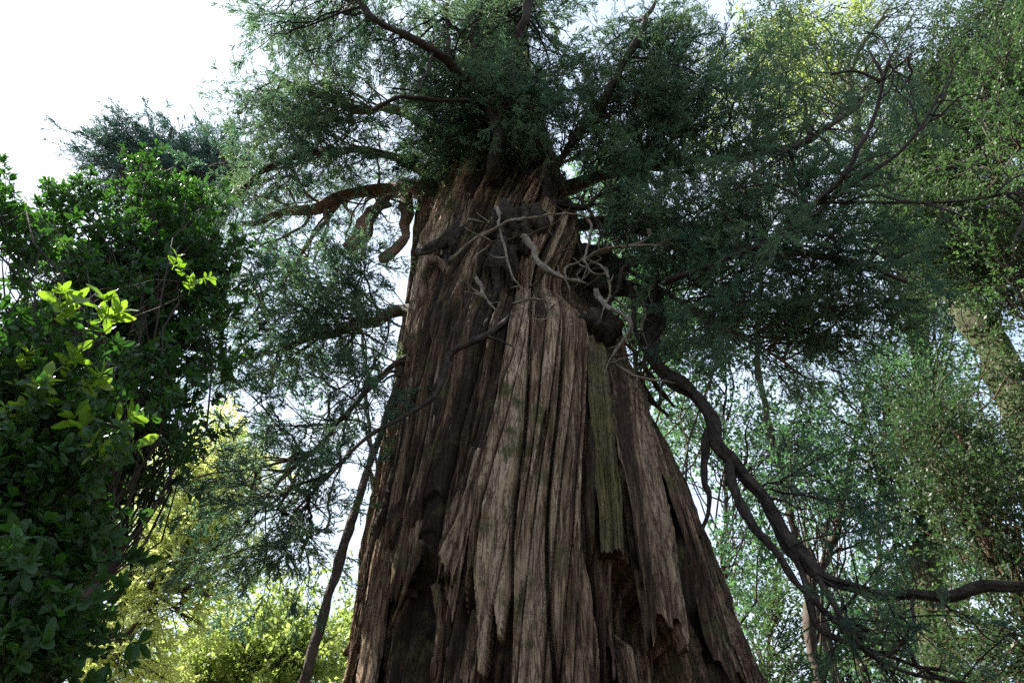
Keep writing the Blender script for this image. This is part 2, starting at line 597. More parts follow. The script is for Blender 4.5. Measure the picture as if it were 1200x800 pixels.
def place(acc, tpls, pos, d, size, tone):
    n = len(pos)
    pick = rng.integers(0, len(tpls), n)
    d = norm(d)
    # keep the flat side of a spray roughly level, with some roll
    up = np.array([0, 0, 1.0]) + rng.normal(0, 0.55, (n, 3))
    y = norm(np.cross(up, d))
    z = np.cross(d, y)
    for k, (TV, TF) in enumerate(tpls):
        w = np.where(pick == k)[0]
        if not len(w):
            continue
        Rm = np.stack([d[w], y[w], z[w]], 1)             # rows: axes
        V = np.einsum('vk,nkc->nvc', TV, Rm) * size[w][:, None, None] + pos[w][:, None]
        F = (np.arange(len(w))[:, None, None] * len(TV) + TF[None]).reshape(-1, 3)
        acc.add(V.reshape(-1, 3), F, None, np.repeat(tone[w], len(TV)))


def in_ball(n):
    v = norm(rng.normal(0, 1, (n, 3)))
    return v * rng.random((n, 1)) ** (1 / 3)


def region(cx, cy_, rx, ry, Y0, Y1, n):
    """n clump centres in an elliptical patch of forest between the distances Y0 and Y1"""
    o = []
    for _ in range(n):
        a, r = rng.uniform(0, 2 * np.pi), math.sqrt(rng.random())
        o.append(P(cx + rx * r * math.cos(a), cy_ + ry * r * math.sin(a), rng.uniform(Y0, Y1)))
    return np.array(o)


def grow(wood, leaf, spine, centres, rad, n_sub, tpls, size, twigs=4, tufts=3, droop=-0.12, sub_r=0.016, lift=0.1,
         twig_len=(0.3, 0.7), tone_c=None, along=8, wob=.13):
    """sub-branches leave the spine for every clump, fork into twigs, twigs carry the tufts"""
    start = np.zeros(len(spine), int)                    # first point of the limb each point belongs to
    jump = np.where(np.linalg.norm(np.diff(spine, axis=0), axis=1) > 0.28)[0] + 1
    for q in jump:
        start[q:] = q
    for c in centres:
        dist = np.linalg.norm(spine - c, axis=1)
        i0 = int(dist.argmin())
        idx = np.maximum(i0 - np.abs(rng.normal(0, along, n_sub)).astype(int), start[i0])
        S = spine[idx]
        E = c + in_ball(n_sub) * rad
        E[:, 2] += droop * rad
        K = 8
        B = bez(S, E, K, lift, wob)
        rr = sub_r * np.linspace(1, 0.28, K)[None] * rng.uniform(0.7, 1.3, (n_sub, 1))
        tubes(wood, B, rr)
        # twigs
        n = n_sub * twigs
        Ln = np.linalg.norm(E - S, axis=1)
        tlo = np.clip(1 - 1.7 * rad / np.maximum(Ln, 0.1), 0.3, 0.8)
        tt = np.repeat(tlo, twigs) + (1 - np.repeat(tlo, twigs)) * rng.random(n)
        f = tt * (K - 1)
        a = np.minimum(f.astype(int), K - 2)
        w = (f - a)[:, None]
        Br = np.repeat(B, twigs, 0)
        ar = np.arange(n)
        S2 = Br[ar, a] * (1 - w) + Br[ar, a + 1] * w
        D2 = norm(norm(Br[ar, a + 1] - Br[ar, a]) + rng.normal(0, 0.75, (n, 3)) + np.array([0, 0, droop]))
        E2 = S2 + D2 * rng.uniform(*twig_len, (n, 1))
        B2 = bez(S2, E2, 4, 0.05, 0.1)
        tubes(wood, B2, (sub_r * 0.5) * np.linspace(1, 0.4, 4)[None] * np.ones((n, 1)), ns=3)
        # tufts
        m = n * tufts
        u = rng.uniform(0.15, 1.0, m)
        Sr, Er = np.repeat(B2[:, 1], tufts, 0), np.repeat(E2, tufts, 0)
        pos = Sr + (Er - Sr) * u[:, None]
        d = norm(norm(Er - Sr) + rng.normal(0, 0.6, (m, 3)) + np.array([0, 0, droop]))
        tc_ = rng.random() if tone_c is None else tone_c
        tone = np.clip(0.5 * tc_ + 0.5 * rng.random(m), 0, 1)
        place(leaf, tpls, pos, d, size * rng.uniform(0.65, 1.25, m), tone)
        # leading tufts
        place(leaf, tpls, E, norm(E - S), size * rng.uniform(0.8, 1.2, n_sub), np.clip(0.5 * tc_ + 0.5 * rng.random(n_sub), 0, 1))


# ------------------------------------------------------------------ ground
g = Acc()
gx = np.linspace(-150, 150, 121)
GX, GY = np.meshgrid(gx, gx, indexing='ij')
GZ = (vnoise(GX * 0.12 + 50, GY * 0.12 + 50, 3) - 0.5) * 0.5 * smooth(4, 20, np.hypot(GX, GY - 4))
ii = (np.arange(120)[:, None] * 121 + np.arange(120)[None]).ravel()
g.add(np.stack([GX, GY, GZ], -1).reshape(-1, 3), None, np.stack([ii, ii + 121, ii + 122, ii + 1], -1))
tag(g.build('ground', M['floor'], None, True), 'brown leaf litter forest floor under the trees', 'ground', None, 'structure')

# ------------------------------------------------------------------ the giant tree: trunk
AX_Y = 7.0
EDGE = [(900, 392, 912), (800, 412, 869), (700, 428, 835), (600, 443, 799), (500, 458, 760), (420, 474, 725), (340, 488, 700),
        (255, 496, 661), (190, 510, 645), (100, 535, 622), (0, 552, 612), (-150, 570, 606)]
zz, cxs, rds = [], [], []
for py, xl, xr_ in EDGE:
    p = P(600, py, AX_Y)
    d = depth_of(p)
    zz.append(p[2]); cxs.append(((xl + xr_) / 2 - 600) / FPX * d); rds.append((xr_ - xl) / 2 / FPX * d * 0.965)
zz, cxs, rds = np.array(zz), np.array(cxs), np.array(rds)
zz = np.concatenate([[0, 1.0], zz, [27]])
cxs = np.concatenate([[cxs[0] + .03, cxs[0] + .02], cxs, [cxs[-1]]])
rds = np.concatenate([[rds[0] + .75, rds[0] + .35], rds, [0.06]])


def cxf(z): return np.interp(z, zz, cxs)
def rdf(z): return np.interp(z, zz, rds)


def surf(px, py):
    """angle and height where the sight line meets the smooth trunk"""
    xr, yr = (px - 600) / FPX, (400 - py) / FPX
    d = np.array([xr, CP - yr * SP, SP + yr * CP])
    t = np.arange(3, 20, 0.01)
    Q = CAM + d * t[:, None]
    h = np.hypot(Q[:, 0] - cxf(Q[:, 2]), Q[:, 1] - AX_Y) - rdf(Q[:, 2])
    k = int(np.argmax(h < 0)) if (h < 0).any() else int(h.argmin())
    q = Q[k]
    return math.atan2(q[0] - cxf(q[2]), -(q[1] - AX_Y)), q[2]


def on_trunk(phi, z, off=0.0):
    r = rdf(z) + off
    return np.stack([cxf(z) + r * np.sin(phi), AX_Y - r * np.cos(phi), z], -1)


def S(px, py, off=0.05):
    """point on (or off) the trunk's skin"""
    a, z = surf(px, py)
    return on_trunk(np.array(a), np.array(z), off)


def twist(z):
    return 0.125 * z + 0.13 * np.maximum(0, z - 7.6) ** 1.25


front = np.linspace(-1.75, 1.75, 1150)
back = np.linspace(1.75, 2 * np.pi - 1.75, 190)[1:-1]
phi = np.concatenate([front, back])
zr = np.concatenate([np.linspace(0, 2.3, 30, endpoint=False), np.linspace(2.3, 12.0, 520, endpoint=False), np.linspace(12, 27, 150)])
PH, ZZ = np.meshgrid(phi, zr, indexing='xy')
PH, ZZ = PH.astype(np.float32), ZZ.astype(np.float32)
RR = rdf(ZZ).astype(np.float32)
U = (PH - twist(ZZ)) / (2 * np.pi)
U = U - np.floor(U)                                    # 0..1 round the trunk, following the grain
disp = np.zeros_like(RR)
tone = np.zeros_like(RR)
# fluting
fl = vnoise(U * 9, ZZ * 0.10, 21, 9) - 0.5
fl2 = vnoise(U * 22, ZZ * 0.22, 22, 22) - 0.5
disp += fl * 0.42 * smooth(14, 2, ZZ) + fl2 * 0.16 * smooth(14, 3, ZZ) + fl2 * 0.03
# strips of bark: two layers, each with its own boundaries, heights and torn lower ends
for (ns, amp, depth, seg, sd) in ((30, 0.06, 0.13, 9.0, 31), (84, 0.022, 0.06, 5.0, 47)):
    wand = (vnoise(U * ns * 0.6, ZZ * 0.45, sd, max(1, int(ns * 0.6))) - 0.5) * 1.5
    x = U * ns + wand
    i = np.floor(x).astype(np.int64)
    t = x - i
    lo = np.mod(i, ns)
    hsh = _T[sd][(lo * 37 + 11) % 4096]
    hsh2 = _T[sd + 1][(lo * 53 + 7) % 4096]
    zs = ZZ / (seg * (0.6 + 0.9 * hsh)) + hsh2 * 9 + (vnoise(x * 5, ZZ * 0.5, sd + 3) - 0.5) * 0.16
    kz = np.floor(zs).astype(np.int64)
    tz = zs - kz
    h3 = _T[sd + 2][(lo * 71 + kz * 131) % 4096]
    lift = (h3 - 0.45) * amp * 2 + (1 - tz) ** 2 * amp * 0.9
    groove = 1 - np.abs(2 * t - 1) ** 5
    edge = np.minimum(groove * 1.6, 1)
    disp += (lift * edge - depth * (1 - edge)) * smooth(16, 9, ZZ) * (0.55 + 0.45 * RR / 1.5)
    tone += (h3 - 0.5) * (0.9 if ns < 60 else 0.55)
# fibres
arc = U * 7.5
for f, a, zf, sd in ((7, 0.035, 0.5, 60), (15, 0.034, 0.8, 61), (36, 0.018, 1.5, 62), (82, 0.008, 3.0, 63)):
    per = int(7.5 * f)
    warp = (vnoise(U * 30, ZZ * 1.3, sd + 5, 30) - 0.5) * 1.6
    nn_ = vnoise(U * per + warp, ZZ * zf, sd, per)
    disp += (1 - np.abs(2 * nn_ - 1) * 2) * a
    tone += (nn_ - 0.5) * 0.35
# hollows and torn pockets
base = np.stack([cxf(ZZ) + RR * np.sin(PH), AX_Y - RR * np.cos(PH), ZZ], -1).reshape(-1, 3)
qx, qy = project(base)
qx, qy = qx.reshape(PH.shape), qy.reshape(PH.shape)
fr = (np.cos(PH) > 0.05)


def dent(cx, cy_, rx, ry, dp, p=4):
    global disp
    d2 = (np.abs((qx - cx) / rx) ** p + np.abs((qy - cy_) / ry) ** p)
    disp = disp - np.where(fr, dp * np.exp(-d2), 0)


right_edge = 735 + (qy - 650) * 0.56
m_ = smooth(708, 714, qx) * (1 - smooth(right_edge - 4, right_edge + 6, qx)) * smooth(640, 655, qy)
disp = disp - np.where(fr, 0.26 * m_, 0)
right2 = 762 + (qy - 745) * 0.3
m_ = smooth(750, 760, qx) * (1 - smooth(right2 + 26, right2 + 34, qx)) * smooth(742, 752, qy)
dent(512, 745, 16, 70, 0.11)
dent(492, 690, 10, 45, 0.13)
dent(670, 328, 50, 34, 0.34, 2)
dent(605, 318, 34, 46, 0.20, 2)
dent(637, 560, 9, 240, 0.06)
dent(478, 560, 8, 160, 0.10)
dent(572, 780, 14, 90, 0.06)
dent(640, 395, 120, 25, -0.07, 2)
tone = np.clip(0.5 + 0.8 * tone + 0.25 * (vnoise(U * 40, ZZ * 0.35, 77, 40) - 0.5), 0, 1)
RD = RR + disp * np.minimum(1, RR / 0.5)
V = np.stack([cxf(ZZ) + RD * np.sin(PH), AX_Y - RD * np.cos(PH), ZZ], -1).reshape(-1, 3)
nc, nr = len(phi), len(zr)
i = np.arange(nr - 1)[:, None] * nc
j = np.arange(nc)[None]
k = (j + 1) % nc
acc = Acc()
acc.add(V, None, np.stack([i + j, i + k, i + nc + k, i + nc + j], -1).reshape(-1, 4), tone.ravel())
giant = empty('giant_tree', (float(cxs[0]), AX_Y, 0), 'huge old conifer with shaggy fluted bark and a dark tangled crown in the middle', 'tree')
acc.build('trunk', M['bark'], giant, True)
del PH, ZZ, U, base, qx, qy, disp, V


# bark slabs
def bark_slab(path, w0, w1, off0, off1, mat, name='bark_strip', thick=0.16, ragged=0.10, cols=40, rough=0.034, tip=0.0):
    """path: frame points down the slab; widths in frame pixels; off: how far it stands off the trunk at top and bottom"""
    a = np.array([surf(*p) for p in path])
    aa = catmull(np.column_stack([a, np.zeros(len(a))]), 0.02)[:, :2]
    n = len(aa)
    t = np.linspace(0, 1, n)
    # widths: pixels to metres at that depth
    d = np.array([depth_of(on_trunk(q[0], q[1])) for q in aa])
    w = (w0 + (w1 - w0) * t) / FPX * d
    sd = int(rng.integers(1, 9999))
    x = np.linspace(-1, 1, cols)
    rag = (vnoise(x * 3.1 + 20, x * 0, sd) - 0.5) * 2 * ragged + (vnoise(x * 11 + 20, x * 0, sd + 1) - 0.5) * ragged * .8 + (vnoise(x * 30 + 50, x * 0, sd + 8) - 0.5) * .04 + tip * np.abs(x)
    zc = aa[:, 1][:, None] + (rag[None] * (smooth(0.6, 1, t)[:, None])) - (rag[None] * 0.6 * (smooth(0.3, 0, t)[:, None]))
    edgew = 1 + 0.22 * (vnoise(t * 9, t * 0, sd + 2) - 0.5)[:, None] * np.abs(x)[None]
    r = rdf(zc)
    ph = aa[:, 0][:, None] + x[None] * (w[:, None] / 2 / r) * edgew / np.maximum(0.35, np.cos(aa[:, 0]))[:, None]
    fib = (1 - np.abs(2 * vnoise(x[None] * w[:, None] * 30 + 50 + 0.6 * np.sin(zc), zc * 0.8, sd + 3) - 1) * 2) * rough
    fib += (1 - np.abs(2 * vnoise(x[None] * w[:, None] * 80 + 50, zc * 1.8, sd + 4) - 1) * 2) * rough * 0.5
    off = (off0 + (off1 - off0) * t ** 1.6 - 0.2 * (1 - smooth(0, 0.22, t)))[:, None] - 0.05 * np.abs(x[None]) ** 3 + fib + 0.03 * (vnoise(zc * 1.1, x[None] * 0 + zc * 0, sd + 5) - 0.5)
    outer = on_trunk(ph, zc, off)
    inner = on_trunk(ph, zc, off - thick)
    inner = inner
    acc = Acc()
    V = np.concatenate([outer.reshape(-1, 3), inner.reshape(-1, 3)])
    N_ = n * cols
    i = np.arange(n - 1)[:, None] * cols
    j = np.arange(cols - 1)[None]
    q = np.stack([i + j, i + j + 1, i + cols + j + 1, i + cols + j], -1).reshape(-1, 4)
    F = [q[:, ::-1], q + N_]
    ii = np.arange(n - 1) * cols
    F.append(np.stack([ii, ii + cols, ii + cols + N_, ii + N_], -1))
    e = ii + cols - 1
    F.append(np.stack([e, e + N_, e + cols + N_, e + cols], -1))
    jj = np.arange(cols - 1)
    F.append(np.stack([jj, jj + N_, jj + 1 + N_, jj + 1], -1))
    l_ = (n - 1) * cols + jj
    F.append(np.stack([l_, l_ + 1, l_ + 1 + N_, l_ + N_], -1))
    tn = np.clip(0.5 + 0.7 * (vnoise(x[None] * 4 + zc * 0, zc * 0.6, sd + 6) - 0.5) + 0.7 * (vnoise(x[None] * w[:, None] * 45 + 50, zc * 0.7, sd + 7) - 0.5), 0, 1)
    acc.add(V, None, np.concatenate(F), np.concatenate([tn.ravel(), tn.ravel() * 0.6]))
    return acc.build(name, mat, giant, True)


bark_slab([(612, 375), (597, 440), (582, 510), (562, 590), (543, 700)], 40, 42, 0.07, 0.13, M['slab'], tip=0.25, ragged=0.3)
bark_slab([(575, 500), (562, 570), (546, 640), (534, 690)], 26, 22, 0.12, 0.19, M['slab'], tip=0.2, ragged=0.2)
o = bark_slab([(690, 375), (697, 450), (704, 540), (711, 655)], 26, 27, 0.08, 0.16, M['moss_slab'], ragged=0.02)
o['label'] = 'hanging bark strip covered in olive moss'
bark_slab([(722, 400), (740, 500), (758, 600), (778, 744)], 54, 50, 0.07, 0.09, M['slab'], ragged=0.12, thick=0.11)
bark_slab([(655, 370), (658, 480), (663, 600), (668, 700), (674, 830)], 26, 40, 0.06, 0.09, M['slab'], ragged=0.2)
bark_slab([(499, 380), (484, 470), (466, 580), (447, 700), (433, 830)], 14, 26, 0.06, 0.07, M['slab'], ragged=0.2)
bark_slab([(530, 360), (516, 450), (500, 560), (478, 690)], 22, 24, 0.05, 0.12, M['bark'], ragged=0.25, tip=0.2)
bark_slab([(620, 480), (620, 580), (618, 690), (615, 830)], 18, 34, 0.05, 0.06, M['bark'], ragged=0.2)
bark_slab([(560, 690), (556, 750), (548, 830)], 32, 40, 0.06, 0.08, M['slab'], ragged=0.2)
bark_slab([(755, 470), (782, 560), (812, 660), (850, 800)], 22, 30, 0.05, 0.09, M['bark'], ragged=0.25)
bark_slab([(770, 500), (800, 590), (838, 700), (880, 840)], 18, 26, 0.04, 0.10, M['bark'], ragged=0.25)
bark_slab([(548, 215), (540, 260), (533, 300)], 26, 24, 0.04, 0.09, M['slab'], ragged=0.2, tip=0.15)
bark_slab([(628, 195), (604, 250)], 20, 24, 0.04, 0.07, M['slab'], ragged=0.2, tip=0.15)
bark_slab([(735, 740), (742, 775), (752, 830)], 26, 34, -0.10, -0.08, M['bark'], ragged=0.15)

# shaggy flaps and loose fibres
for pts, r0, r1 in (([(748, 440, 0.1), (765, 470, 0.22), (784, 486, 0.32)], .06, .015),
                    ([(744, 455, 0.1), (757, 485, 0.2), (768, 512, 0.26)], .05, .012),
                    ([(752, 425, 0.1), (772, 455, 0.25), (790, 478, 0.36)], .05, .012),
                    ([(712, 658, 0.05), (712, 720, 0.02), (716, 800, 0.05)], .012, .010),
                    ([(505, 640, 0.1), (490, 690, 0.12), (470, 740, 0.12)], .03, .012),
                    ([(520, 690, 0.1), (525, 740, 0.12), (518, 800, 0.1)], .035, .02),
                    ([(535, 700, 0.1), (532, 760, 0.08), (537, 830, 0.1)], .03, .012),
                    ([(715, 395, 0.08), (728, 418, 0.15), (700, 430, 0.2)], .012, .008)):
    a = Acc()
    q = []
    for (x, y, of) in pts:
        if x > 742 and y < 520:
            b = S(742, y, 0.0)
            q.append(P(x, y, 6.75))
        else:
            q.append(S(x, y, of))
    limb(a, q, r0, r1, 0.012, 0.04, 8, 0.3)
    a.build('bark_shred', M['bark'], giant, True)


# burls
def burl(px, py, off, rx, ry, rz, name='burl', mat='darkbark', sd=1):
    c = S(px, py, off)
    n, mth = 48, 32
    th = np.linspace(0, 2 * np.pi, n, endpoint=False)
    la = np.linspace(0.02, np.pi - 0.02, mth)
    TH, LA = np.meshgrid(th, la)
    D = np.stack([np.cos(TH) * np.sin(LA), np.sin(TH) * np.sin(LA), np.cos(LA)], -1)
    k = 1 + 0.9 * (vnoise(D[..., 0] * 2.2 + D[..., 2] * 1.3 + 9, D[..., 1] * 2.2 + 9 + D[..., 2], sd) - 0.5) \
        + 0.6 * (vnoise(D[..., 0] * 6 + 9, D[..., 2] * 6 + D[..., 1] * 4 + 9, sd + 1) - 0.5) \
        + 0.3 * (vnoise(D[..., 0] * 14 + 20, D[..., 2] * 14 + D[..., 1] * 9 + 20, sd + 2) - 0.5)
    V = c + D * k[..., None] * np.array([rx, ry, rz])
    i = np.arange(mth - 1)[:, None] * n
    j = np.arange(n)[None]
    kk = (j + 1) % n
    a = Acc()
    a.add(V.reshape(-1, 3), None, np.stack([i + j, i + n + j, i + n + kk, i + kk], -1).reshape(-1, 4))
    return a.build(name, M[mat], giant, True)


burl(606, 270, 0.0, .30, .26, .34, sd=5)
burl(590, 305, -0.05, .16, .18, .5, sd=26)
burl(530, 296, -0.03, .13, .18, .36, sd=15)
burl(700, 318, 0.0, .40, .34, .20, sd=45)
burl(693, 390, 0.02, .26, .22, .24, sd=55)


# ------------------------------------------------------------------ the giant tree: boughs
def px_path(pts):
    """(x, y, distance) or ('s', x, y, off) for a point on the trunk's skin"""
    return np.array([S(*q[1:]) if q[0] == 's' else P(*q) for q in pts])


def bough(pts, w0, w1, clumps=(), mat='limb', wig=0.05, leafmat='conifer', tpls=None, size=0.34, sub_r=0.016, name='branch',
          extra=(), twigs=4, tufts=3, ns=10, along=8, dens=0.5, rough=0.16, taper=False):
    """w0, w1: thickness in frame pixels at the start and the end"""
    q = px_path(pts)
    wood = Acc()
    r0 = w0 / 2 / FPX * depth_of(q[0])
    r1 = w1 / 2 / FPX * depth_of(q[-1])
    spine = limb(wood, q, r0, r1 * (0.45 if taper else 1), wig, 0.045 if taper else 0.07, ns, rough)
    if taper:                                            # short snapped side twigs
        for _ in range(3):
            k0 = int(rng.integers(len(spine) // 4, len(spine) - 1))
            dd = norm(rng.normal(0, 1, 3) + np.array([0, -.3, .1])) * rng.uniform(.1, .28)
            limb(wood, [spine[k0], spine[k0] + dd * .5 + rng.normal(0, .02, 3), spine[k0] + dd], min(r0, .02) * .6, .004, .015, .03, 6, .3)
    spines = [spine]
    for (ep, e0, e1) in extra:                           # forks of the same limb
        eq = px_path(ep)
        got = np.concatenate(spines)
        eq[0] = got[np.linalg.norm(got - eq[0], axis=1).argmin()]
        spines.append(limb(wood, eq, e0 / 2 / FPX * depth_of(eq[0]), e1 / 2 / FPX * depth_of(eq[-1]), wig * 0.8, 0.06, 8, 0.16))
    allsp = np.concatenate(spines)
    leaf = Acc()
    for (cx, cy_, rx, ry, Y0, Y1, n, rad, nsub) in clumps:
        side = (0.95 if cy_ > 235 else 1.15) if cx < 560 else (1.1 if cy_ < 120 else 0.8)                 # the left boughs are thinner, sky shows through them
        n = max(1, int(round(n * dens * side * 1.35)))
        nsub = max(3, int(round(nsub * 0.62)))
        grow(wood, leaf, allsp, region(cx, cy_, rx, ry, Y0, Y1, n), rad, nsub, tpls or T_SPRAY, size, twigs, tufts, sub_r=sub_r, along=along)
    b = wood.build(name, M[mat], giant, True)
    if leaf.n:
        leaf.build('foliage', M[leafmat], b)
    return b


def forks(path, n, l0, l1, a0, a1, w0=3.0, w1=1.3, dy=-.25):
    """bare crooked side twigs off a limb: angles in degrees, 90 is upwards in the frame"""
    out = []
    for _ in range(n):
        k = int(rng.integers(0, len(path) - 1))
        f = rng.random()
        x, y, Y = [path[k][c] * (1 - f) + path[k + 1][c] * f for c in range(3)]
        an, ln = R(rng.uniform(a0, a1)), rng.uniform(l0, l1)
        q = [(x, y, Y)]
        for _s in range(4):
            an += rng.normal(0, .38)
            x, y, Y = x + math.cos(an) * ln / 4, y - math.sin(an) * ln / 4, Y + dy / 4 + rng.normal(0, .04)
            q.append((x, y, Y))
        w = w0 * rng.uniform(.6, 1.2)
        out.append((q, w, w1))
        for _t in range(int(rng.integers(1, 4))):            # finer twigs of the twig
            b = q[int(rng.integers(1, 4))]
            an2, l2 = an + rng.choice([-1, 1]) * rng.uniform(.5, 1.1), ln * rng.uniform(.25, .5)
            out.append(([b, (b[0] + math.cos(an2) * l2 * .5, b[1] - math.sin(an2) * l2 * .5, b[2] + rng.normal(0, .05)),
                         (b[0] + math.cos(an2 + .2) * l2, b[1] - math.sin(an2 + .2) * l2, b[2] + rng.normal(0, .08))], w * .55, 1.0))
    return out


# left side, from below upwards
bough([('s', 500, 362, -.1), (470, 366, 6.6), (430, 378, 6.3), (385, 392, 6.1), (330, 410, 6.0), (285, 425, 5.9)], 16, 4,
      [(385, 345, 100, 28, 5.6, 6.6, 7, .62, 9), (330, 395, 65, 40, 5.5, 6.5, 5, .6, 8), (420, 400, 45, 30, 5.7, 6.5, 2, .5, 7),
       (370, 450, 70, 40, 5.6, 6.4, 3, .6, 7)], wig=.06, extra=forks([(470, 366, 6.6), (430, 378, 6.3), (385, 392, 6.1), (330, 410, 6.0)], 9, 50, 120, 150, 300, 3, 1.3))
bough([('s', 490, 405, -.1), (455, 430, 6.3), (415, 470, 6.0), (370, 520, 5.8), (330, 560, 5.6), (300, 590, 5.5)], 9, 3,
      [(325, 500, 40, 50, 5.3, 6.0, 3, .5, 7), (345, 590, 35, 35, 5.2, 5.8, 3, .38, 7),
       (365, 510, 35, 35, 5.5, 6.0, 2, .4, 6)], wig=.07, extra=[([(415, 470, 6.0), (400, 540, 5.8), (385, 620, 5.7)], 4, 2)] + forks([(455, 430, 6.3), (415, 470, 6.0), (370, 520, 5.8), (330, 560, 5.6)], 10, 50, 130, 170, 300, 2.6, 1.2))
bough([('s', 506, 222, -.1), (460, 222, 6.9), (415, 227, 6.7), (375, 243, 6.5), (330, 250, 6.4), (283, 262, 6.3)], 22, 8,
      [(330, 290, 60, 40, 6.0, 6.8, 3, .55, 7), (300, 225, 35, 40, 5.9, 6.7, 3, .55, 7), (420, 265, 50, 30, 6.3, 7.2, 2, .5, 5)],
      mat='redlimb', wig=.05,
      extra=[([(400, 232, 6.65), (372, 270, 6.55), (345, 312, 6.5)], 8, 3), ([(385, 240, 6.55), (380, 275, 6.4), (368, 310, 6.4)], 6, 2),
             ([(360, 246, 6.5), (350, 265, 6.4), (300, 290, 6.3)], 5, 2)] + forks([(460, 222, 6.9), (415, 227, 6.7), (375, 243, 6.5), (330, 250, 6.4)], 9, 50, 120, 130, 290, 3.2, 1.3))
bough([('s', 512, 205, -.1), (480, 190, 6.9), (440, 180, 6.7), (390, 178, 6.5), (330, 190, 6.3), (272, 226, 6.2)], 16, 5,
      [(330, 165, 55, 45, 5.8, 6.8, 6, .6, 8), (290, 200, 30, 40, 5.8, 6.6, 3, .5, 7), (430, 190, 60, 30, 6.0, 7.2, 4, .6, 8)], mat='limb')
bough([('s', 520, 180, -.1), (490, 140, 6.6), (455, 125, 6.3), (420, 128, 6.0), (370, 110, 5.8), (330, 95, 5.6)], 18, 5,
      [(370, 95, 60, 40, 5.2, 6.2, 6, .6, 8), (345, 140, 60, 30, 5.4, 6.4, 4, .55, 8), (450, 150, 60, 30, 5.6, 6.6, 5, .6, 8),
       (500, 190, 40, 25, 6.2, 7.2, 4, .5, 9)], mat='redlimb')
bough([('s', 585, 215, -.1), (575, 195, 5.5), (578, 150, 5.2), (568, 115, 5.0), (540, 85, 4.8), (505, 62, 4.5), (470, 40, 4.3), (430, 10, 4.1), (400, -40, 4.0)], 14, 5,
      [(430, 45, 70, 40, 4.5, 5.6, 7, .6, 8), (350, 35, 40, 35, 4.5, 5.4, 4, .5, 7), (510, 35, 60, 40, 4.6, 5.6, 6, .6, 8), (520, 110, 50, 30, 5.0, 6.0, 4, .5, 8)],
      mat='darkbark', wig=.08, extra=[([(568, 115, 5.0), (530, 120, 4.9), (480, 118, 4.8), (440, 132, 4.7)], 7, 3), ([(505, 62, 4.5), (490, 100, 4.5), (455, 95, 4.4)], 5, 2), ([(540, 85, 4.8), (528, 50, 4.7), (526, 5, 4.5)], 6, 3)])
bough([(578, 150, 5.2), (596, 115, 5.0), (606, 60, 4.7), (618, 10, 4.4), (630, -60, 4.2)], 12, 6,
      [(590, 60, 60, 50, 4.8, 5.8, 7, .6, 8), (570, 150, 40, 25, 5.6, 6.6, 3, .45, 8), (640, 120, 50, 40, 5.2, 6.2, 5, .55, 8)], mat='darkbark')
bough([('s', 610, 262, 0), (632, 243, 5.9), (650, 195, 5.7), (690, 140, 5.4), (722, 92, 5.1), (745, 55, 4.9), (770, 0, 4.7)], 14, 6,
      [(690, 90, 60, 60, 4.9, 5.9, 7, .6, 8), (760, 60, 60, 60, 4.8, 5.8, 7, .6, 8), (700, 170, 50, 35, 5.2, 6.4, 5, .55, 8)], mat='darkbark')
bough([('s', 612, 262, 0), (640, 240, 5.95), (690, 242, 5.8), (703, 228, 5.75), (730, 215, 5.7)], 13, 4,
      [(740, 200, 45, 40, 5.2, 6.2, 5, .5, 9)], mat='darkbark', extra=[([(690, 242, 5.8), (706, 262, 5.7), (712, 276, 5.6)], 4, 2)])
bough([('s', 600, 275, 0), (575, 245, 5.9), (562, 225, 5.9), (545, 205, 5.9)], 12, 5, [], mat='darkbark')
bough([(590, 160, 5.9), (575, 130, 5.5), (560, 95, 5.2), (555, 50, 4.9), (560, -10, 4.6)], 9, 4,
      [(560, 110, 60, 30, 5.0, 5.7, 5, .45, 9), (570, 80, 60, 50, 4.8, 5.5, 6, .5, 9), (600, 30, 70, 40, 4.5, 5.2, 5, .5, 9)], mat='darkbark', dens=.42)
# right crown
bough([('s', 660, 225, -.1), (720, 200, 6.6), (790, 190, 6.2), (870, 185, 5.8), (950, 160, 5.4), (1010, 120, 5.1)], 16, 4,
      [(790, 160, 80, 60, 5.2, 6.6, 10, .65, 10), (870, 170, 70, 60, 5.0, 6.2, 9, .65, 10), (840, 90, 70, 50, 4.8, 6.0, 8, .6, 9),
       (950, 120, 60, 60, 4.6, 5.8, 6, .6, 8)])
bough([('s', 672, 262, -.1), (740, 262, 6.4), (810, 290, 6.0), (880, 295, 5.6), (940, 300, 5.3), (1000, 310, 5.0), (1060, 330, 4.8)], 16, 4,
      [(840, 250, 90, 50, 5.2, 6.4, 12, .65, 10), (930, 250, 70, 50, 5.0, 6.0, 8, .65, 10), (960, 320, 80, 40, 4.8, 5.8, 6, .6, 9),
       (850, 330, 50, 40, 5.2, 6.2, 5, .55, 9), (1030, 290, 60, 50, 4.6, 5.4, 4, .55, 8)])
